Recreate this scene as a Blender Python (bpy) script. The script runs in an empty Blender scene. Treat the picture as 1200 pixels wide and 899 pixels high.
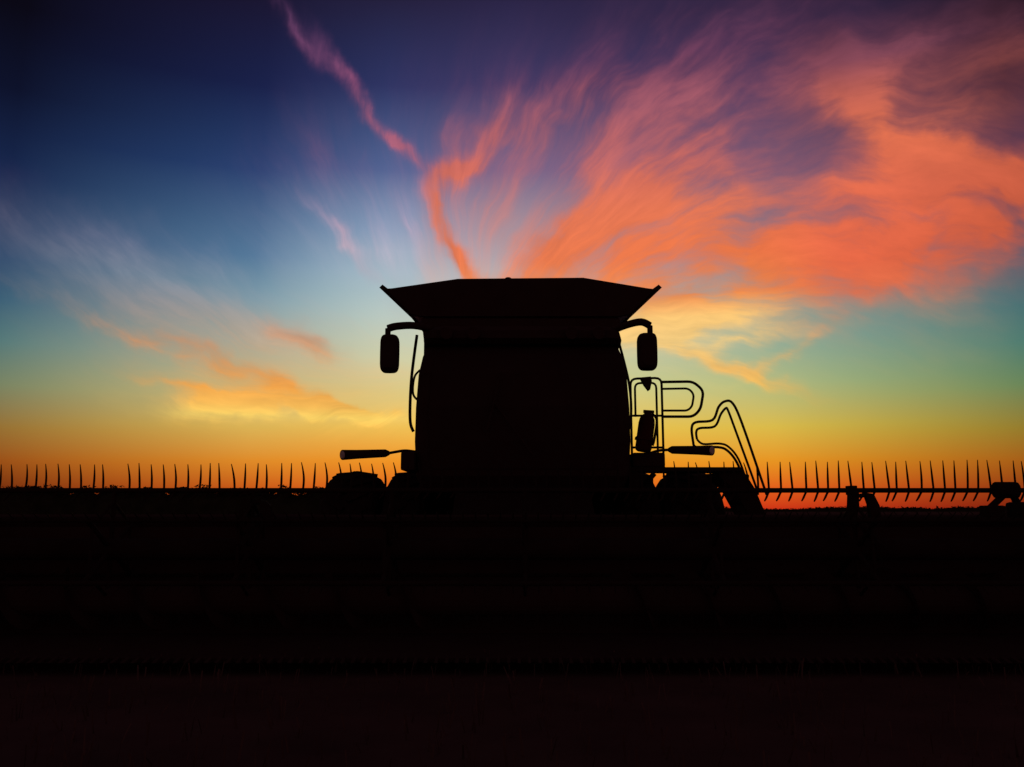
import bpy, bmesh, math, random
import numpy as np
from mathutils import Vector, Matrix
random.seed(7)
scene = bpy.context.scene
scene.view_settings.view_transform = 'Standard'
scene.view_settings.look = 'None'
scene.view_settings.exposure = 0
scene.view_settings.gamma = 1

# ------------------------------------------------------------ camera
PITCH = math.atan(148.5/980.0)
CAMH = 1.2
cam_d = bpy.data.cameras.new("camera")
cam = bpy.data.objects.new("camera", cam_d)
scene.collection.objects.link(cam)
cam.location = (0, 0, CAMH)
cam.rotation_euler = (math.pi/2 + PITCH, 0, 0)
cam_d.sensor_width = 36
cam_d.lens = 36*980/1200.0
cam_d.clip_start = 0.05
cam_d.clip_end = 20000
scene.camera = cam

# ------------------------------------------------------------ sky (world), laid out in azimuth / elevation
def lin(c):
    o = []
    for v in c:
        v = max(0, min(255, v))/255.0
        o.append(v/12.92 if v <= 0.04045 else ((v+0.055)/1.055)**2.4)
    return tuple(o)

def AE(px, py):
    """azimuth, elevation of a feature of the sky (in units of ~5.85 degrees)"""
    t = (449.5-py)/980.0
    u = (px-600)/980.0
    d = Vector((u, math.cos(PITCH)-t*math.sin(PITCH), math.sin(PITCH)+t*math.cos(PITCH))).normalized()
    return math.atan2(d.x, d.y)*9.8, math.asin(d.z)*9.8

world = bpy.data.worlds.new("World")
scene.world = world
world.use_nodes = True
try:
    world.cycles.sampling_method = 'MANUAL'
    world.cycles.sample_map_resolution = 256
except Exception: pass
nt = world.node_tree
nt.nodes.clear()
L = nt.links
def N(t, **kw):
    n = nt.nodes.new(t)
    for k, v in kw.items():
        setattr(n, k, v)
    return n
def M(op, a, b=None, c=None, clamp=False):
    n = N('ShaderNodeMath', operation=op)
    n.use_clamp = clamp
    for i, v in enumerate((a, b, c)):
        if v is None: continue
        if isinstance(v, (int, float)): n.inputs[i].default_value = v
        else: L.new(v, n.inputs[i])
    return n.outputs[0]
def MR(v, a, b, c=0.0, d=1.0, smooth=False):
    n = N('ShaderNodeMapRange')
    n.interpolation_type = 'SMOOTHSTEP' if smooth else 'LINEAR'
    L.new(v, n.inputs[0])
    for i, x in enumerate((a, b, c, d)): n.inputs[i+1].default_value = x
    return n.outputs[0]
def MIX(f, a, b, mode='MIX'):
    n = N('ShaderNodeMix', data_type='RGBA', blend_type=mode)
    if isinstance(f, (int, float)): n.inputs[0].default_value = f
    else: L.new(f, n.inputs[0])
    for s, v in ((6, a), (7, b)):
        if isinstance(v, tuple): n.inputs[s].default_value = (*v, 1)
        else: L.new(v, n.inputs[s])
    return n.outputs[2]
def VM(op, a, b=None, scale=None):
    n = N('ShaderNodeVectorMath', operation=op)
    if isinstance(a, tuple): n.inputs[0].default_value = a
    else: L.new(a, n.inputs[0])
    if b is not None:
        if isinstance(b, tuple): n.inputs[1].default_value = b
        else: L.new(b, n.inputs[1])
    if scale is not None:
        if isinstance(scale, (int, float)): n.inputs[3].default_value = scale
        else: L.new(scale, n.inputs[3])
    return n.outputs[0]
def NOISE(vec, scale, detail, rough=.5, dist=0.0):
    n = N('ShaderNodeTexNoise', noise_dimensions='2D')
    n.inputs['Scale'].default_value = scale; n.inputs['Detail'].default_value = detail
    n.inputs['Roughness'].default_value = rough; n.inputs['Distortion'].default_value = dist
    L.new(vec, n.inputs['Vector'])
    return n

tc = N('ShaderNodeTexCoord')
sep = N('ShaderNodeSeparateXYZ')
L.new(tc.outputs['Generated'], sep.inputs[0])
az = M('ARCTAN2', sep.outputs[0], sep.outputs[1])
U = M('MULTIPLY', az, 9.8)
V = M('MULTIPLY', M('ARCSINE', sep.outputs[2]), 9.8)
comb = N('ShaderNodeCombineXYZ')
L.new(U, comb.inputs[0]); L.new(V, comb.inputs[1])
UV = comb.outputs[0]

def ramp(fac, stops):
    n = N('ShaderNodeValToRGB')
    L.new(fac, n.inputs[0])
    stops = sorted(stops)
    cr = n.color_ramp
    cr.interpolation = 'LINEAR'
    cr.elements[0].position = stops[0][0]; cr.elements[0].color = (*lin(stops[0][1]), 1)
    cr.elements[1].position = stops[-1][0]; cr.elements[1].color = (*lin(stops[-1][1]), 1)
    for p, c in stops[1:-1]:
        e = cr.elements.new(p); e.color = (*lin(c), 1)
    return n.outputs[0]
Vf = M('DIVIDE', V, 6.0, clamp=True)
cols = {
 0:   [(0,(9,7,20)),(100,(12,17,42)),(200,(22,38,76)),(300,(38,70,106)),(350,(54,94,118)),(400,(84,120,120)),(450,(118,130,98)),(500,(146,110,50)),(540,(150,76,22)),(572,(112,44,14)),(598,(76,22,10))],
 300: [(0,(26,22,50)),(100,(25,33,74)),(200,(40,66,114)),(300,(82,120,154)),(350,(122,155,170)),(400,(156,178,166)),(450,(188,188,138)),(500,(216,178,86)),(540,(222,138,40)),(572,(200,88,24)),(598,(165,46,20))],
 450: [(0,(36,32,62)),(100,(44,52,98)),(200,(74,100,148)),(270,(128,160,190)),(320,(168,194,206)),(370,(188,208,200)),(420,(208,214,176)),(460,(220,204,136)),(500,(236,190,86)),(540,(238,148,38)),(572,(222,98,28)),(598,(190,52,20))],
 600: [(0,(42,36,70)),(100,(58,56,100)),(200,(96,102,146)),(300,(156,176,192)),(350,(186,205,204)),(400,(202,216,192)),(450,(225,220,150)),(500,(244,200,85)),(540,(244,156,35)),(572,(232,104,28)),(598,(205,56,24))],
 900: [(0,(42,34,64)),(100,(60,54,94)),(200,(86,84,122)),(300,(120,130,148)),(350,(130,160,156)),(400,(138,172,154)),(450,(172,186,130)),(500,(216,186,74)),(540,(230,148,34)),(572,(226,94,28)),(598,(205,48,22))],
 1200:[(0,(22,17,32)),(100,(36,30,56)),(200,(54,54,88)),(300,(66,94,112)),(350,(64,110,116)),(400,(72,122,112)),(450,(102,132,88)),(500,(144,122,44)),(540,(162,90,22)),(572,(138,52,16)),(598,(110,26,12))],
}
prev = None
xs = sorted(cols)
for i, x in enumerate(xs):
    r = ramp(Vf, [(max(0, AE(x, y)[1]/6.0), c) for y, c in cols[x]])
    if prev is None: prev = r
    else:
        f = MR(U, AE(xs[i-1], 350)[0], AE(x, 350)[0], smooth=False)
        prev = MIX(f, prev, r)
clear = prev
# the half of the sky away from the sunset
back = ramp(Vf, [(0, (112,70,66)), (0.15, (120,76,73)), (0.4, (86,58,64)), (1, (56,40,48))])
absU = M('ABSOLUTE', U)
clear = MIX(MR(absU, 6.8, 15.0, smooth=True), clear, back)
zen = MR(V, 5.9, 9.5, smooth=True)

# domain warp
n1 = NOISE(UV, .8, 2)
w1 = VM('SCALE', VM('SUBTRACT', n1.outputs['Color'], (0.5,0.5,0.5)), scale=0.4)
n2 = NOISE(UV, 2.6, 4)
w2 = VM('SCALE', VM('SUBTRACT', n2.outputs['Color'], (0.5,0.5,0.5)), scale=0.26)
W = VM('MULTIPLY', VM('ADD', VM('ADD', UV, w1), w2), (1,1,0))

# fan of fibres converging low behind the machine, curling gently with distance
fx, fy = AE(560, 440)
sw = N('ShaderNodeSeparateXYZ'); L.new(VM('ADD', VM('ADD', UV, w1), VM('SCALE', w2, scale=.35)), sw.inputs[0])
du = M('SUBTRACT', sw.outputs[0], fx)
dv = M('SUBTRACT', sw.outputs[1], fy)
rad = M('SQRT', M('ADD', M('MULTIPLY', du, du), M('MULTIPLY', dv, dv)))
ang = M('SUBTRACT', M('ARCTAN2', du, dv), M('MULTIPLY', rad, 0.10))
cf = N('ShaderNodeCombineXYZ')
L.new(M('MULTIPLY', ang, 4.2), cf.inputs[0]); L.new(M('MULTIPLY', rad, 0.42), cf.inputs[1])
streak = NOISE(cf.outputs[0], 1.35, 4, .55, .15).outputs[0]
fine = NOISE(VM('MULTIPLY', cf.outputs[0], (3.6, 2.4, 1)), 1.6, 5, .62, .2).outputs[0]
patch = NOISE(W, .9, 4, .5, .3).outputs[0]

def field(blobs, coord, k=1.0):
    acc = None
    for cx, cy, a, sl, ss, amp in blobs:
        mp = N('ShaderNodeMapping', vector_type='TEXTURE')
        u0, v0 = AE(cx, cy)
        mp.inputs['Location'].default_value = (u0, v0, 0)
        mp.inputs['Rotation'].default_value = (0, 0, math.radians(a))
        mp.inputs['Scale'].default_value = (sl*2.0/100, ss*2.3/100, 1)
        L.new(coord, mp.inputs['Vector'])
        g = N('ShaderNodeTexGradient', gradient_type='QUADRATIC_SPHERE')
        L.new(mp.outputs[0], g.inputs[0])
        acc = M('MULTIPLY', g.outputs['Fac'], amp*k) if acc is None else M('MULTIPLY_ADD', g.outputs['Fac'], amp*k, acc)
    return acc
strokes = [
 # big fan: cx, cy, angle, long, short, amp
 (880,300,12,290,62,.95),(1100,290,8,200,52,.7),(740,240,42,180,60,.95),(1130,198,-16,130,30,1.1),
 (1000,110,-52,85,28,1.15),(690,110,28,170,34,.7),(860,60,22,170,40,.5),(1070,40,15,150,40,.45),
 (575,160,60,60,24,.5),(940,180,-10,60,26,-1.2),(1160,130,-20,70,28,-1.1),(1190,50,0,50,40,-.5),
 (760,265,25,50,12,-.35),(1080,245,-8,60,10,-.45),(740,185,30,50,12,-.3),
 (570,262,-70,42,13,-.6),(508,236,-80,36,13,1.0),(535,296,-52,50,12,1.15),(538,203,22,30,12,.9),
 (650,290,60,80,26,.7),(795,384,8,56,14,1.5),(880,400,10,70,8,.5),(860,434,-24,100,10,.95),(930,420,30,60,8,.6),(800,350,12,60,16,.5),
 # thin streak high up
 (340,24,-44,56,9,.55),(405,92,-50,52,9,.8),(436,134,-55,32,9,.75),(472,174,-34,30,8,1.05),
 (402,282,-38,52,9,.85),(440,290,-50,50,18,.5),(470,270,-60,50,14,.4),
 # clouds low over the field
 (150,388,-14,130,9,.65),(240,422,-22,130,16,.7),(350,398,-25,50,13,1.0),
 (275,476,4,60,13,1.0),(235,462,-16,80,8,.6),(330,452,-22,80,9,.7),(398,486,-7,58,7,3.2),
]
veil = [
 (900,190,18,430,155,1.25),(720,150,38,200,90,.5),(1080,300,5,260,65,.6),
 (240,375,-16,240,45,.75),(290,430,-22,180,60,.6),(450,285,-45,120,55,.45),(590,250,-75,120,50,.5),
]
acc = field(strokes, W, 1.6)
vac = field(veil, W, 1.0)
sc0 = M('MULTIPLY', MR(streak, 0.32, 0.68, 0.45, 1.5), MR(fine, .3, .7, .8, 1.2))
near = MR(rad, 1.2, 3.4, 0.35, 1.0, smooth=True)
sc = M('MULTIPLY_ADD', M('SUBTRACT', sc0, 1.0), near, 1.0)
pc = MR(patch, 0.3, 0.7, 0.72, 1.25)
dens = M('MULTIPLY', M('MULTIPLY', acc, sc), pc)
alpha = MR(dens, 0.0, 1.5, 0.0, 0.9, smooth=True)
valpha = MR(M('MULTIPLY', vac, sc), 0.0, 1.2, 0.0, 0.66)
ccol = ramp(Vf, [(AE(800,y)[1]/6.0, c) for y, c in
   [(0,(86,52,80)),(60,(124,68,96)),(120,(168,92,104)),(180,(208,106,92)),(240,(226,114,76)),(300,(236,116,60)),(345,(242,136,66)),(372,(254,200,114)),(400,(253,208,126)),(440,(246,186,96)),(485,(250,196,72)),(520,(250,170,40)),(590,(230,90,30))]])
ccr = ramp(Vf, [(AE(1050,y)[1]/6.0, c) for y, c in
   [(0,(74,44,70)),(60,(134,72,86)),(110,(206,104,84)),(150,(232,116,80)),(220,(230,108,74)),(300,(228,100,62)),(340,(222,106,66)),(380,(216,144,98)),(430,(220,170,90)),(520,(240,150,36)),(590,(220,80,28))]])
ccl = ramp(Vf, [(AE(380,y)[1]/6.0, c) for y, c in
   [(0,(92,58,100)),(90,(140,78,114)),(180,(188,104,122)),(240,(186,150,176)),(290,(196,174,190)),(340,(150,150,160)),(385,(188,150,128)),(425,(220,150,92)),(455,(236,156,66)),(476,(248,184,84)),(490,(255,214,104)),(520,(245,150,40)),(590,(220,80,28))]])
side = MR(U, AE(478,300)[0], AE(515,300)[0], smooth=True)
ccol = MIX(MR(U, AE(850,300)[0], AE(1000,300)[0], smooth=True), ccol, ccr)
ccol = MIX(side, ccl, ccol)
shade = M('MULTIPLY', MR(streak, 0.3, 0.7, 0.86, 1.1), MR(fine, .3, .7, .93, 1.06))
edge = MR(absU, 4.2, 6.2, 1.0, 0.76, smooth=True)
ccol2 = VM('SCALE', ccol, scale=M('MULTIPLY', shade, edge))
vcol = MIX(0.3, ccol2, clear)
skycol = MIX(valpha, clear, vcol)
skycol = MIX(alpha, skycol, ccol2)
skycol = MIX(zen, skycol, lin((58,42,50)))

nish = N('ShaderNodeTexSky', sky_type='NISHITA')
nish.sun_disc = False
nish.sun_elevation = math.radians(0.5)
nish.sun_rotation = math.radians(0)
bg = N('ShaderNodeBackground'); L.new(skycol, bg.inputs[0]); bg.inputs[1].default_value = 1.0
bg2 = N('ShaderNodeBackground'); L.new(nish.outputs[0], bg2.inputs[0]); bg2.inputs[1].default_value = 0.001
ad = N('ShaderNodeAddShader'); L.new(bg.outputs[0], ad.inputs[0]); L.new(bg2.outputs[0], ad.inputs[1])
wo = N('ShaderNodeOutputWorld'); L.new(ad.outputs[0], wo.inputs[0])

sun_d = bpy.data.lights.new("sun", 'SUN')
sun_d.energy = 0.02; sun_d.angle = math.radians(0.5); sun_d.color = (1, .55, .3)
sun = bpy.data.objects.new("sun", sun_d); scene.collection.objects.link(sun)
sun.rotation_euler = (-math.radians(89.0), 0, 0)
sun.location = (0, 50, 20)

# ------------------------------------------------------------ materials
def mat(name, col, rough=0.7, spec=0.2, metal=0.0, noise=0.35, scale=4.0, bump=0.0):
    m = bpy.data.materials.new(name); m.use_nodes = True
    t = m.node_tree; b = t.nodes['Principled BSDF']
    tcn = t.nodes.new('ShaderNodeTexCoord')
    n = t.nodes.new('ShaderNodeTexNoise'); n.inputs['Scale'].default_value = scale; n.inputs['Detail'].default_value = 6
    t.links.new(tcn.outputs['Object'], n.inputs['Vector'])
    r = t.nodes.new('ShaderNodeValToRGB')
    r.color_ramp.elements[0].position = 0.3; r.color_ramp.elements[1].position = 0.7
    r.color_ramp.elements[0].color = (*[c*(1-noise) for c in col], 1)
    r.color_ramp.elements[1].color = (*[min(1, c*(1+noise)) for c in col], 1)
    t.links.new(n.outputs[0], r.inputs[0]); t.links.new(r.outputs[0], b.inputs['Base Color'])
    b.inputs['Roughness'].default_value = rough
    b.inputs['Specular IOR Level'].default_value = spec
    b.inputs['Metallic'].default_value = metal
    if bump:
        bp = t.nodes.new('ShaderNodeBump'); bp.inputs['Strength'].default_value = bump
        t.links.new(n.outputs[0], bp.inputs['Height']); t.links.new(bp.outputs[0], b.inputs['Normal'])
    return m
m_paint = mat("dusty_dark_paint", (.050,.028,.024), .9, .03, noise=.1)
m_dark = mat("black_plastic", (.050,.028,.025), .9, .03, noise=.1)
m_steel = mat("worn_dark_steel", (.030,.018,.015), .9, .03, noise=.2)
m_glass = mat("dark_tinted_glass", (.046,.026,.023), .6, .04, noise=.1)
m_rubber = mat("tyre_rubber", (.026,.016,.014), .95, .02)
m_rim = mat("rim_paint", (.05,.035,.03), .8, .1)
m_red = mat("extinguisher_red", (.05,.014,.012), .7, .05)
m_lens = mat("lamp_lens", (.6,.55,.52), .3, .5, noise=.05)
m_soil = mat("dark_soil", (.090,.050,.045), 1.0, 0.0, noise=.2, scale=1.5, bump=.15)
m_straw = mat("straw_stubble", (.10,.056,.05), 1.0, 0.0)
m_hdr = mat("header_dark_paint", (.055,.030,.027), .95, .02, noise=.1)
m_leaf = mat("tree_foliage", (.03,.03,.018), 1.0, 0.0, scale=.3)

# ------------------------------------------------------------ mesh helpers
WL = {}
def finish(name, bm, material, parent=None, smooth=False):
    vs = [v.co for v in bm.verts]
    lo = Vector([min(v[i] for v in vs) for i in range(3)]); hi = Vector([max(v[i] for v in vs) for i in range(3)])
    c = (lo+hi)/2
    for v in bm.verts: v.co -= c
    bmesh.ops.recalc_face_normals(bm, faces=bm.faces[:])
    me = bpy.data.meshes.new(name); bm.to_mesh(me); bm.free()
    if smooth:
        for p in me.polygons: p.use_smooth = True
    me.materials.append(material)
    o = bpy.data.objects.new(name, me)
    scene.collection.objects.link(o)
    place(o, c, parent)
    return o
def place(o, world_loc, parent=None):
    WL[o.name] = Vector(world_loc)
    if parent:
        o.parent = parent
        o.location = Vector(world_loc) - WL[parent.name]
    else: o.location = world_loc
def empty(name, loc):
    e = bpy.data.objects.new(name, None); e.empty_display_size = .3
    scene.collection.objects.link(e); place(e, loc); return e
def box(bm, x0, x1, y0, y1, z0, z1, bev=0.0, mtx=None):
    r = bmesh.ops.create_cube(bm, size=1)
    vs = r['verts']
    for v in vs:
        v.co = Vector(((x0+x1)/2+v.co.x*(x1-x0), (y0+y1)/2+v.co.y*(y1-y0), (z0+z1)/2+v.co.z*(z1-z0)))
        if mtx: v.co = mtx @ v.co
    if bev:
        es = list({e for v in vs for e in v.link_edges})
        bmesh.ops.bevel(bm, geom=es, offset=bev, segments=2, affect='EDGES', profile=.6)
def prism_xz(bm, pts, y0, y1):
    a = [bm.verts.new((x, y0, z)) for x, z in pts]
    b = [bm.verts.new((x, y1, z)) for x, z in pts]
    n = len(pts)
    bm.faces.new(a); bm.faces.new(b[::-1])
    for i in range(n): bm.faces.new((a[i], b[i], b[(i+1) % n], a[(i+1) % n]))
def prism_yz(bm, pts, x0, x1):
    a = [bm.verts.new((x0, y, z)) for y, z in pts]
    b = [bm.verts.new((x1, y, z)) for y, z in pts]
    n = len(pts)
    bm.faces.new(a); bm.faces.new(b[::-1])
    for i in range(n): bm.faces.new((a[i], b[i], b[(i+1) % n], a[(i+1) % n]))
def loft(bm, rings):
    R = [[bm.verts.new(p) for p in r] for r in rings]
    n = len(R[0])
    for a, b in zip(R[:-1], R[1:]):
        for i in range(n): bm.faces.new((a[i], a[(i+1) % n], b[(i+1) % n], b[i]))
    bm.faces.new(R[0][::-1]); bm.faces.new(R[-1])
def smooth_pts(pts, k=5, closed=False):
    P = [Vector(p) for p in pts]; out = []
    n = len(P)
    for i in range(n if closed else n-1):
        if closed: p0, p1, p2, p3 = P[i-1], P[i], P[(i+1) % n], P[(i+2) % n]
        else: p0, p1, p2, p3 = P[max(i-1, 0)], P[i], P[i+1], P[min(i+2, n-1)]
        for j in range(k):
            t = j/k
            out.append(.5*((2*p1)+(-p0+p2)*t+(2*p0-5*p1+4*p2-p3)*t*t+(-p0+3*p1-3*p2+p3)*t**3))
    if not closed: out.append(P[-1])
    return out
def fillet(pts, r, closed=False, k=4):
    """round the corners of a polyline like a bent pipe"""
    P = [Vector(p) for p in pts]; n = len(P); out = []
    for i in range(n):
        if not closed and i in (0, n-1): out.append(P[i]); continue
        a, b, c = P[i-1], P[i], P[(i+1) % n]
        d1 = (a-b); d2 = (c-b)
        rr = min(r, d1.length*.48, d2.length*.48)
        s = b+d1.normalized()*rr; e = b+d2.normalized()*rr
        for j in range(k+1):
            t = j/k
            out.append((1-t)**2*s+2*t*(1-t)*b+t*t*e)
    return out
def tube(bm, pts, r, seg=8, closed=False):
    P = [Vector(p) for p in pts]; n = len(P); rings = []
    rs = r if isinstance(r, (list, tuple)) else [r]*n
    if len(rs) != n: rs = [rs[0]+(rs[-1]-rs[0])*i/(n-1) for i in range(n)]
    prevn = None
    for i in range(n):
        if closed: d = P[(i+1) % n]-P[i-1]
        else: d = P[min(i+1, n-1)]-P[max(i-1, 0)]
        d.normalize()
        if prevn is None:
            ref = Vector((0, 1, 0)) if abs(d.y) < .9 else Vector((0, 0, 1))
            nn = d.cross(ref).normalized()
        else:
            nn = (prevn-d*prevn.dot(d)).normalized()
        prevn = nn; bb = d.cross(nn)
        rings.append([bm.verts.new(P[i]+(nn*math.cos(2*math.pi*j/seg)+bb*math.sin(2*math.pi*j/seg))*rs[i]) for j in range(seg)])
    m = n if closed else n-1
    for i in range(m):
        a, b = rings[i], rings[(i+1) % n]
        for j in range(seg): bm.faces.new((a[j], a[(j+1) % seg], b[(j+1) % seg], b[j]))
    if not closed:
        bm.faces.new(rings[0][::-1]); bm.faces.new(rings[-1])
NB = bmesh.new

# ------------------------------------------------------------ ground
bm = NB()
ys = [-60, -20, -5, 0, 5, 10, 20, 40, 80, 200, 600, 2000, 9000]
xsg = [-9000, -2000, -400, -100, -30, -10, 0, 10, 30, 100, 400, 2000, 9000]
G = [[bm.verts.new((x, y, 0)) for x in xsg] for y in ys]
for j in range(len(ys)-1):
    for i in range(len(xsg)-1):
        bm.faces.new((G[j][i], G[j][i+1], G[j+1][i+1], G[j+1][i]))
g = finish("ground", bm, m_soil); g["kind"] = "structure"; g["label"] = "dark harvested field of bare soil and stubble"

# stubble rows
vv = []; ff = []
for k in range(16000):
    y = 1.2 + 40*random.random()**2
    row = round(random.uniform(-1, 1)*(3+y*.9)/.19)*.19
    x = row+random.gauss(0, .02)
    h = random.uniform(.05, .14); a = random.uniform(0, math.pi); w = random.uniform(.003, .007)
    lx, ly = random.gauss(0, .02), random.gauss(0, .02)
    i = len(vv)
    vv += [(x-w*math.cos(a), y-w*math.sin(a), 0), (x+w*math.cos(a), y+w*math.sin(a), 0), (x+lx+w*.8*math.cos(a), y+ly, h), (x+lx-w*.8*math.cos(a), y+ly, h)]
    ff.append((i, i+1, i+2, i+3))
me = bpy.data.meshes.new("stubble"); me.from_pydata(vv, [], ff); me.materials.append(m_straw)
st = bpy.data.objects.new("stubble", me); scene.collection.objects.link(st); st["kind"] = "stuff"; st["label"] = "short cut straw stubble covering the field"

# ------------------------------------------------------------ distant woodland
def wood(name, x0, x1, dist, hf, leaf, n, label):
    bm = NB(); prev = None; x = x0; nseg = 160
    for i in range(nseg+1):
        x = x0+(x1-x0)*i/nseg
        h = hf(x)*(.88+.06*random.random())
        cur = [bm.verts.new((x, dist-4, 0)), bm.verts.new((x, dist-3, h*.75)), bm.verts.new((x, dist, h)), bm.verts.new((x, dist+6, h*.8)), bm.verts.new((x, dist+8, 0))]
        if prev:
            for j in range(4): bm.faces.new((prev[j], cur[j], cur[j+1], prev[j+1]))
        prev = cur
    for k in range(n):
        x = random.uniform(x0, x1); h = hf(x)
        z = h*(1-.35*random.random()**2)+random.gauss(0, leaf*.25)
        y = dist+random.uniform(-4, 4); s = leaf*random.uniform(.4, 1.1)
        c = Vector((x, y, z))
        vs = [bm.verts.new(c+Vector((random.gauss(0, s), random.gauss(0, s), random.gauss(0, s*.6)))) for _ in range(4)]
        bm.faces.new(vs[:3]); bm.faces.new(vs[1:])
    o = finish(name, bm, m_leaf); o["kind"] = "stuff"; o["label"] = label
rb = random.Random(3)
bumps = [(rb.uniform(-10, 470), rb.uniform(3, 9), rb.uniform(.2, .9)) for _ in range(40)]
def hl(x):
    px = 600+x/250*988
    h = 6.6+.35*math.sin(x*.31)+.25*math.sin(x*.83+1)
    for c, w, a in bumps: h += a*math.exp(-((px-c)/w)**2)
    h += 1.6*math.exp(-((px-36)/20)**2)+.8*math.exp(-((px-15)/6)**2)+1.2*math.exp(-((px-172)/14)**2)+.5*math.exp(-((px-420)/14)**2)
    if px > 470: h *= max(.3, 1-(px-470)/60)
    return h
wood("woodland", -240, -25, 250, hl, .42, 9000, "dark line of far-off trees behind the field")
def hr(x):
    return 3.0+1.4*max(0, math.sin(x*.021+.6))*abs(math.sin(x*.09))+.9*math.sin(x*.05)
wood("hedgerow", -60, 700, 700, hr, .9, 3500, "low far-off hedgerow along the horizon")

# ------------------------------------------------------------ combine harvester
CX = .11
H = empty("combine_harvester", (CX, 9.5, 0))
H["label"] = "big combine harvester silhouetted from the front, parked on field"; H["category"] = "combine harvester"

# body
bm = NB()
prism_xz(bm, [(CX-1.22, 1.15), (CX-1.22, 3.3), (CX-1.26, 3.60), (CX+1.26, 3.60), (CX+1.22, 3.3), (CX+1.22, 1.15)], 10.35, 14.2)
prism_yz(bm, [(14.2, 1.3), (14.2, 3.4), (15.6, 3.2), (16.6, 2.4), (16.7, 1.4), (15.8, 1.0)], CX-1.15, CX+1.15)
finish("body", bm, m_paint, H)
# chassis / axle
bm = NB()
box(bm, CX-.75, CX+.75, 9.0, 15.0, .75, 1.2, .03)
tube(bm, [(CX-2.1, 10.4, .84), (CX+2.1, 10.4, .84)], .14, 12)
tube(bm, [(CX-1.3, 14.8, .6), (CX+1.3, 14.8, .6)], .09, 12)
finish("axle", bm, m_steel, H)
# grain tank: flared front panel with side wings that narrow towards the engine
bm = NB()
yf, yr = 10.35, 12.7
prism_xz(bm, [(CX-1.24, 3.63), (CX-1.38, 3.655), (CX-1.72, 3.99), (CX-1.64, 3.995), (CX-.80, 4.12), (CX+.80, 4.135), (CX+1.62, 3.995), (CX+1.71, 3.985), (CX+1.38, 3.655), (CX+1.24, 3.63)], yf, yf+.05)
prism_xz(bm, [(CX-1.24, 3.61), (CX-1.30, 3.63), (CX-1.36, 4.05), (CX-.80, 4.3), (CX+.80, 4.3), (CX+1.36, 4.05), (CX+1.30, 3.63), (CX+1.24, 3.61)], yr, yr+.05)
for s in (-1, 1):
    q0 = [(1.34,3.62),(1.39,3.62),(1.81,4.02),(1.77,4.06)]
    q1 = [(1.22,3.66),(1.27,3.66),(1.38,4.05),(1.34,4.07)]
    loft(bm, [[(CX+s*x, yf+.055, z) for x, z in q0], [(CX+s*x, yr-.005, z) for x, z in q1]])
box(bm, CX-1.24, CX+1.24, yf+.06, yr-.01, 3.606, 3.66)
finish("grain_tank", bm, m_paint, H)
bm = NB()
tube(bm, [(CX-.16, 10.6, 4.0), (CX-.16, 10.6, 4.12), (CX-.16, 10.6, 4.18), (CX-.16, 10.6, 4.205)], [.08, .08, .065, .03], 12)
finish("beacon", bm, m_dark, H)

# cab
def cab_ring(z, hw, y0, y1, r=.12):
    pts = []
    for sx, sy, a0 in ((-1, -1, 180), (1, -1, 270), (1, 1, 0), (-1, 1, 90)):
        cx = CX+sx*(hw-r); cy = (y0 if sy < 0 else y1)-sy*r
        for k in range(5):
            a = math.radians(a0+90*k/4)
            pts.append((cx+r*math.cos(a), cy+r*math.sin(a), z))
    return pts
prof = [(1.42,1.06,8.75),(1.55,1.105,8.62),(1.9,1.115,8.52),(2.25,1.105,8.48),(2.6,1.085,8.5),(2.8,1.05,8.56),(2.9,1.02,8.62)]
bm = NB()
loft(bm, [cab_ring(z, hw, y0, 10.3) for z, hw, y0 in prof])
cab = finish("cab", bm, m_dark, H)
bm = NB()
loft(bm, [cab_ring(z, hw, y0, 10.32) for z, hw, y0 in [(2.905,1.03,8.5),(2.95,1.03,8.42),(3.03,1.01,8.42),(3.09,.93,8.5),(3.11,.8,8.7)]])
finish("cab_roof", bm, m_dark, cab)
bm = NB()
loft(bm, [[(CX-hw, y0, z), (CX+hw, y0, z), (CX+hw, y0+.02, z), (CX-hw, y0+.02, z)] for z, hw, y0 in [(1.62,.93,8.585),(1.9,.96,8.508),(2.25,.955,8.468),(2.6,.93,8.488),(2.86,.88,8.585)]])
finish("windshield", bm, m_glass, cab)
for s in (-1, 1):
    bm = NB()
    loft(bm, [[(CX+s*(hw+.004), 8.85, z), (CX+s*(hw+.004), 10.05, z), (CX+s*(hw-.01), 10.05, z), (CX+s*(hw-.01), 8.85, z)] for z, hw in [(1.6,1.108),(1.9,1.115),(2.25,1.105),(2.6,1.085),(2.8,1.05)]])
    finish("door" if s > 0 else "side_window", bm, m_glass, cab)
for x in (-.78, -.5, .5, .78):
    bm = NB()
    tube(bm, [(CX+x, 8.37, 2.99), (CX+x, 8.46, 2.99)], .065, 14)
    finish("work_light", bm, m_dark, cab)
# wiper
bm = NB()
tube(bm, [(CX+.1, 8.44, 1.75), (CX-.3, 8.43, 2.3)], .012, 6); tube(bm, [(CX-.36, 8.425, 2.0), (CX-.22, 8.43, 2.6)], .012, 6)
finish("wiper", bm, m_dark, cab)

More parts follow.
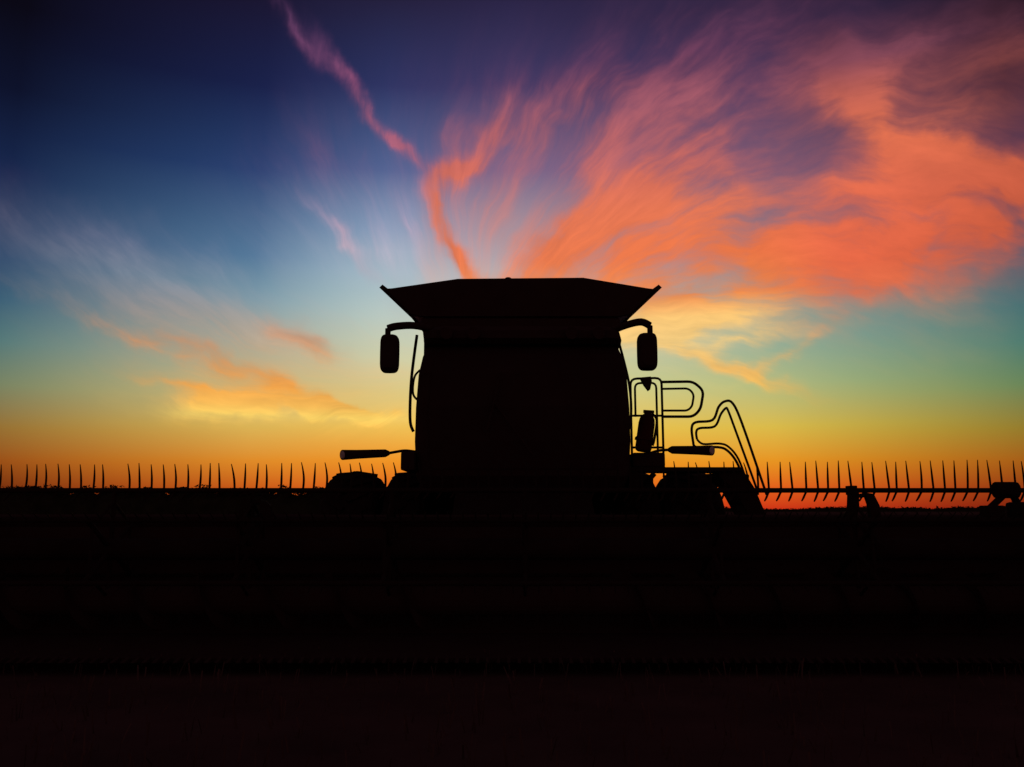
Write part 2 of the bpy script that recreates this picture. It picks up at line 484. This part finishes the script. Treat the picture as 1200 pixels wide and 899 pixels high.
# mirrors
def mirror(s, xa, xb, zt, zb, arm, lab):
    bm = NB()
    tube(bm, smooth_pts(arm, 5), .038, 10)
    tube(bm, [arm[-1], (arm[-1][0], arm[-1][1], zt-.02)], .028, 8)
    am = finish("mirror_arm", bm, m_dark, H, True)
    bm = NB()
    xc = (xa+xb)/2; w = (xb-xa)/2; h = (zt-zb)/2; zc = (zt+zb)/2
    pts = []
    for k in range(28):
        a = 2*math.pi*k/28
        ca, sa = math.cos(a), math.sin(a)
        pts.append((xc+w*math.copysign(abs(ca)**.5, ca), zc+h*math.copysign(abs(sa)**.38, sa)))
    def rg(f, y): return [(xc+(x-xc)*f, y, zc+(z-zc)*(.5+.5*f)) for x, z in pts]
    loft(bm, [rg(.6, 8.16), rg(.9, 8.19), rg(1, 8.25), rg(1, 8.30)])
    finish("mirror", bm, m_dark, am, False)
mirror(-1, CX-1.435, CX-1.245, 2.95, 2.56, [(CX-.95, 8.55, 3.07), (CX-1.12, 8.4, 3.075), (CX-1.28, 8.28, 3.04), (CX-1.36, 8.25, 3.01)], "")
mirror(1, CX+1.15, CX+1.35, 2.965, 2.585, [(CX+.95, 8.55, 3.06), (CX+1.08, 8.4, 3.085), (CX+1.2, 8.28, 3.085), (CX+1.28, 8.25, 3.04)], "")

# grab rails beside the cab
bm = NB()
tube(bm, smooth_pts([(CX-1.13, 8.8, 3.06), (CX-1.155, 8.8, 2.85), (CX-1.18, 8.8, 2.6), (CX-1.19, 8.8, 2.35), (CX-1.185, 8.8, 2.12), (CX-1.15, 8.8, 2.02)]), .016)
tube(bm, smooth_pts([(CX-1.09, 8.8, 2.68), (CX-1.15, 8.8, 2.60), (CX-1.16, 8.8, 2.42), (CX-1.09, 8.8, 2.34)]), .012)
finish("grab_rail", bm, m_dark, H, True)
bm = NB()
tube(bm, smooth_pts([(CX+1.02, 8.8, 3.04), (CX+1.08, 8.8, 2.8), (CX+1.14, 8.8, 2.5), (CX+1.15, 8.8, 2.2), (CX+1.10, 8.8, 1.95)]), .014)
finish("grab_rail", bm, m_dark, H, True)
bm = NB()
box(bm, CX-1.24, CX-1.1, 8.5, 9.2, 1.60, 1.79, .02)
finish("side_step", bm, m_dark, H)

# side marker lamps
for s in (-1, 1):
    x_in, x_out = (1.42, 1.83) if s < 0 else (1.56, 1.92)
    zi, zo = (1.80, 1.755) if s < 0 else (1.835, 1.80)
    bm = NB()
    a = Vector((CX+s*x_in, 8.9, zi)); b = Vector((CX+s*x_out, 8.5, zo))
    tube(bm, [a, a.lerp(b, .08), a.lerp(b, .7), b], [.024, .042, .047, .053], 16)
    if s < 0: tube(bm, fillet([(CX-1.1, 8.9, 1.81), (CX-1.25, 8.9, 1.83), a], .05), .015)
    else: tube(bm, fillet([(CX+1.3, 8.9, 1.78), (CX+1.45, 8.9, 1.83), a], .05), .015)
    lamp = finish("marker_lamp", bm, m_dark, H)
    bm = NB(); d = (b-a).normalized()
    tube(bm, [b+d*.001, b+d*.010], [.042, .032], 16)
    finish("lens", bm, m_lens, lamp)

# platform, ladder, railings
bm = NB()
box(bm, CX+1.12, CX+2.30, 8.75, 9.25, 1.60, 1.645, .008)
box(bm, CX+1.12, CX+1.22, 8.76, 9.24, 1.40, 1.598)
tube(bm, [(CX+1.45, 9.2, 1.6), (CX+1.15, 9.3, 1.25)], .03)
plat = finish("platform", bm, m_steel, H)
bm = NB()
box(bm, CX+1.16, CX+1.5, 8.8, 9.2, 1.65, 1.80, .02)
finish("toolbox", bm, m_dark, H)
def R3(pts, y, dx=0): return [(CX+x+dx, y, z) for x, z in pts]
bm = NB(); yy = 8.9
tube(bm, fillet(R3([(1.165,1.645),(1.165,2.6),(1.50,2.61),(1.50,1.645)], yy), .07), .013)
tube(bm, fillet(R3([(1.215,2.19),(1.215,2.555),(1.445,2.56),(1.445,1.645)], yy+.02), .06), .012)
tube(bm, R3([(1.165,2.2),(1.50,2.2)], yy), .012)
tube(bm, R3([(1.165,1.86),(1.50,1.86)], yy), .012)
tube(bm, fillet(R3([(1.50,2.565),(1.84,2.57),(1.95,2.47),(1.91,2.27),(1.83,2.19),(1.50,2.19)], yy), .06), .015)
tube(bm, fillet(R3([(1.50,2.49),(1.79,2.495),(1.845,2.43),(1.82,2.30),(1.77,2.255),(1.50,2.255)], yy), .05), .012)
finish("railing", bm, m_dark, H, True)
bm = NB()
out = [(1.835,1.92),(1.825,2.06),(1.87,2.125),(2.05,2.15),(2.12,2.29),(2.19,2.35),(2.27,2.33),(2.36,2.12),(2.56,1.46),(2.59,1.36)]
tube(bm, smooth_pts(R3(out, 8.86, -.025), 5), .014)
inn = [(1.895,1.95),(1.89,2.03),(1.93,2.07),(2.09,2.09),(2.16,2.22),(2.215,2.285),(2.24,2.26),(2.31,2.05),(2.50,1.46),(2.52,1.36)]
tube(bm, smooth_pts(R3(inn, 8.94, -.025), 5), .013)
tube(bm, smooth_pts(R3([(1.835,1.92),(1.87,1.86),(2.10,1.86),(2.2,1.82),(2.29,1.70),(2.36,1.5),(2.42,1.3)], 8.86, -.025), 5), .014)
tube(bm, smooth_pts(R3([(1.895,1.95),(1.96,1.90),(2.13,1.905),(2.23,1.87),(2.33,1.74),(2.41,1.5),(2.46,1.3)], 8.94, -.025), 5), .012)
finish("ladder_handrail", bm, m_dark, H, True)
bm = NB()
for y0 in (8.80, 9.32):
    prism_xz(bm, [(CX+2.05,1.598),(CX+2.31,1.62),(CX+2.43,1.42),(CX+2.55,1.1),(CX+2.61,.45),(CX+2.47,.45),(CX+2.35,1.15),(CX+2.21,1.42),(CX+2.07,1.54)], y0, y0+.035)
for k in range(5):
    z = .5+.26*k; x = 2.54-(z-.45)*.20
    box(bm, CX+x-.1, CX+x+.06, 8.836, 9.319, z, z+.03)
finish("ladder", bm, m_steel, H)
# fire extinguisher
bm = NB()
tilt = Matrix.Translation((CX+1.25, 8.7, 1.80)) @ Matrix.Rotation(math.radians(9), 4, 'Y')
def T(p): return tilt @ Vector(p)
tube(bm, [T((0,0,z)) for z in (0,.015,.04,.30,.35,.38,.40,.43)], [.06,.08,.086,.086,.078,.06,.04,.03], 16)
tube(bm, [T((-.05,0,.42)), T((.06,0,.43))], .018, 8)
tube(bm, smooth_pts([T((.04,0,.41)), T((.10,0,.35)), T((.10,0,.15)), T((.09,0,.08))]), .014, 8)
box(bm, -.09, .09, -.09, .09, .12, .15, .0, tilt)
finish("fire_extinguisher", bm, m_red, H)
# small lamp on the railing
bm = NB()
loft(bm, [[(CX+1.26,8.8,2.60),(CX+1.37,8.8,2.61),(CX+1.37,8.88,2.61),(CX+1.26,8.88,2.60)],[(CX+1.30,8.8,2.52),(CX+1.38,8.8,2.56),(CX+1.38,8.88,2.56),(CX+1.30,8.88,2.52)],[(CX+1.345,8.8,2.46),(CX+1.36,8.8,2.47),(CX+1.36,8.88,2.47),(CX+1.345,8.88,2.46)]])
finish("work_light", bm, m_dark, H)

# wheels
def wheel(x, y, r, w, master=None):
    rim_bm = NB()
    def lathe(bm, prof, seg):
        rings = []
        for k in range(seg):
            a = 2*math.pi*k/seg
            rings.append([bm.verts.new((px, pr*math.cos(a), pr*math.sin(a))) for px, pr in prof])
        for k in range(seg):
            A, B = rings[k], rings[(k+1) % seg]
            for j in range(len(prof)-1): bm.faces.new((A[j], B[j], B[j+1], A[j+1]))
    lathe(rim_bm, [(-w*.38, r*.56), (-w*.30, r*.52), (-.02, r*.45), (-.04, r*.18), (-w*.3, r*.14), (-w*.3, .001)], 32)
    lathe(rim_bm, [(w*.38, r*.56), (w*.30, r*.52), (.02, r*.45), (.04, r*.18), (w*.3, r*.14), (w*.3, .001)], 32)
    t = NB()
    lathe(t, [(-w*.38,r*.55),(-w*.47,r*.64),(-w*.5,r*.76),(-w*.49,r*.83),(-w*.43,r*.90),(-w*.32,r*.945),(-w*.16,r*.965),(0,r*.972),(w*.16,r*.965),(w*.32,r*.945),(w*.43,r*.90),(w*.49,r*.83),(w*.5,r*.76),(w*.47,r*.64),(w*.38,r*.55)], 56)
    nl = 22
    for k in range(nl*2):
        s = -1 if k % 2 else 1
        a = math.pi*k/nl
        mt = Matrix.Rotation(a, 4, 'X') @ Matrix.Translation((s*w*.18, 0, r*.962)) @ Matrix.Rotation(math.radians(s*8), 4, 'Y') @ Matrix.Rotation(math.radians(s*38), 4, 'Z')
        box(t, -w*.2, w*.2, -.03, .03, -.05, r*.03, 0, mt)
    e = bpy.data.objects.new("wheel", None); scene.collection.objects.link(e)
    e.parent = H; WL[e.name] = Vector((x, y, r)); e.location = WL[e.name]-WL[H.name]
    for nm, b, m in (("tyre", t, m_rubber), ("rim", rim_bm, m_rim)):
        bmesh.ops.recalc_face_normals(b, faces=b.faces[:])
        me = bpy.data.meshes.new(nm); b.to_mesh(me); b.free(); me.materials.append(m)
        o = bpy.data.objects.new(nm, me); scene.collection.objects.link(o); o.parent = e
for s in (-1, 1):
    wheel(CX+s*1.33, 10.2, .83, .52); wheel(CX+s*1.99, 10.2, .83, .66)
    wheel(CX+s*1.25, 14.8, .6, .45)
# feeder house
bm = NB()
prism_yz(bm, [(9.6, 1.0), (9.6, 1.55), (8.9, 1.55), (7.75, 1.02), (7.75, .35), (8.3, .35)], CX-.68, CX+.68)
finish("feeder_house", bm, m_steel, H)

# ------------------------------------------------------------ header with reel
HD = empty("harvester_header", (CX, 7.3, 0))
HD["label"] = "wide grain header with upright reel tines, mounted before the harvester"; HD["category"] = "header"
HW = 5.05; RZ = .87; RR = .50; RY = 7.3
bm = NB()
prism_yz(bm, [(6.55, .08), (6.55, .11), (7.4, .16), (7.72, .3), (7.72, 1.05), (7.86, 1.05), (7.86, .12), (7.4, .08)], CX-HW, CX+HW)
tube(bm, [(CX-HW, 7.79, 1.10), (CX+HW, 7.79, 1.10)], .06, 10)
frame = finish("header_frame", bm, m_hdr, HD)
bm = NB()
box(bm, CX-HW, CX+HW, 6.44, 6.545, .085, .115)
x = -HW+.04
while x < HW-.03:
    prism_yz(bm, [(6.44, .08), (6.44, .125), (6.32, .1)], CX+x-.012, CX+x+.012); x += .0762
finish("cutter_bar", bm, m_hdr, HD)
bm = NB()
tube(bm, [(CX-HW+.06, 7.4, .45), (CX+HW-.06, 7.4, .45)], .15, 20)
for s in (-1, 1):
    n = 200; prevv = None
    for k in range(n+1):
        f = k/n; xx = s*(.7+(HW-.8)*f); a = s*f*2*math.pi*7.5
        i_ = bm.verts.new((CX+xx, 7.4+.145*math.cos(a), .45+.145*math.sin(a))); o_ = bm.verts.new((CX+xx, 7.4+.26*math.cos(a), .45+.26*math.sin(a)))
        if prevv: bm.faces.new((prevv[0], i_, o_, prevv[1]))
        prevv = (i_, o_)
finish("auger", bm, m_hdr, HD)
for s in (-1, 1):
    bm = NB(); x0 = CX+s*HW
    prism_yz(bm, [(7.95, .1), (7.95, 1.12), (7.3, 1.0), (6.5, .55), (5.7, .12), (5.8, .06)], min(x0, x0+s*.08), max(x0, x0+s*.08))
    finish("crop_divider", bm, m_hdr, HD)
# reel
bm = NB()
tube(bm, [(CX-HW+.1, RY, RZ), (CX+HW-.1, RY, RZ)], .09, 16)
spx = [-4.75, -3.55, -2.35, -1.15, 0, 1.6, 2.84, 4.75]
for sx in spx:
    for k in range(6):
        a = math.radians(90+60*k); c, s_ = math.cos(a), math.sin(a)
        tube(bm, [(CX+sx, RY+.08*c, RZ+.08*s_), (CX+sx, RY+RR*c, RZ+RR*s_)], .022, 6)
        a2 = math.radians(150+60*k)
        tube(bm, [(CX+sx, RY+RR*.8*c, RZ+RR*.8*s_), (CX+sx, RY+RR*.8*math.cos(a2), RZ+RR*.8*math.sin(a2))], .014, 6)
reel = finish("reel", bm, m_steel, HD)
for k in range(6):
    a = math.radians(90+60*k); y, z = RY+RR*math.cos(a), RZ+RR*math.sin(a)
    bm = NB()
    tube(bm, [(CX-HW+.12, y, z), (CX+HW-.12, y, z)], .021, 10)
    finish("reel_bar", bm, m_steel, reel)
masters = []
bmz = RZ+RR
for v in range(9):
    bm = NB()
    h = .225+.045*v/8
    lean = random.uniform(-.028, -.004) if v < 4 else random.uniform(-.010, .006)
    tx = random.uniform(-.07, -.04); tz = random.uniform(-.10, -.065)
    pts = [(tx,0,tz),(tx*.66,0,tz*.74),(tx*.3,0,tz*.38),(0,0,0),(-lean*.1,0,h*.4),(lean*.4,0,h*.75),(lean,0,h)]
    tube(bm, smooth_pts(pts, 3), [.005,.007,.008,.009]+[.0098]*9+[.009,.008,.007,.0055,.0045,.0035], 6)
    bmesh.ops.recalc_face_normals(bm, faces=bm.faces[:])
    me = bpy.data.meshes.new("tine"); bm.to_mesh(me); bm.free(); me.materials.append(m_steel); masters.append(me)
for i in range(-48, 49):
    xx = round(i*.101, 3)
    base = min(7, max(0, int((xx+4.8)/9.6*7)))
    me = masters[min(8, max(0, base+random.choice((-1, 0, 1))))]
    if i in (-35,): continue
    o = bpy.data.objects.new("tine", me); scene.collection.objects.link(o)
    o.parent = reel
    o.location = Vector((CX+xx+random.gauss(0, .009), RY, bmz))-WL["reel"]
    o.rotation_euler = (random.gauss(0, .07), random.gauss(0, .03), 0)
bm = NB()
for k in range(1, 6):
    a = math.radians(90+60*k)
    mt0 = Matrix.Translation((0, RY+RR*math.cos(a), RZ+RR*math.sin(a))) @ Matrix.Rotation(a-math.pi/2, 4, 'X')
    for i in range(-48, 49):
        pts = [mt0 @ Vector((CX+i*.101, 0, z)) for z in (-.04, .05, .13)]
        tube(bm, pts, [.008, .007, .004], 4)
tt = finish("tine", bm, m_steel, reel); tt["kind"] = "stuff"
# reel arms: two-legged bracket hanging from the bar
def reel_arm(x, zt):
    bm = NB()
    tube(bm, [(CX+x+.06, 7.8, 1.10), (CX+x+.06, 7.55, 1.16), (CX+x+.06, RY, 1.10), (CX+x+.06, 6.95, .9)], .035, 8)
    box(bm, CX+x-.03, CX+x+.03, 7.24, 7.36, 1.33, zt+.03, .008)
    prism_xz(bm, [(CX+x-.03, zt-.02), (CX+x+.045, zt-.02), (CX+x+.04, 1.24), (CX+x+.0, 1.08), (CX+x-.07, 1.08), (CX+x-.04, 1.25)], 7.25, 7.32)
    prism_xz(bm, [(CX+x+.10, zt-.03), (CX+x+.17, zt-.04), (CX+x+.215, 1.24), (CX+x+.23, 1.08), (CX+x+.14, 1.08), (CX+x+.13, 1.25)], 7.25, 7.32)
    tube(bm, [(CX+x, 7.29, zt-.06), (CX+x+.14, 7.29, zt-.05)], .018, 8)
    finish("reel_arm", bm, m_steel, HD)
reel_arm(2.83, 1.38); reel_arm(-2.4, 1.32)
bm = NB()
for sx in (4.04,):
    tube(bm, [(CX+sx-.02, 7.2, 1.37), (CX+sx+.16, 7.2, 1.37)], .07, 12)
    tube(bm, [(CX+sx+.1, 7.2, 1.37), (CX+sx+.3, 7.4, 1.22)], .03, 8)
    tube(bm, [(CX+sx-.1, 7.2, 1.2), (CX+sx+.06, 7.2, 1.34)], .03, 8)
    box(bm, CX+sx-.12, CX+sx+.02, 7.15, 7.3, 1.12, 1.24, .01)
    box(bm, CX+sx+.16, CX+sx+.5, 7.15, 7.4, 1.1, 1.27, .03)
finish("reel_drive", bm, m_steel, HD)
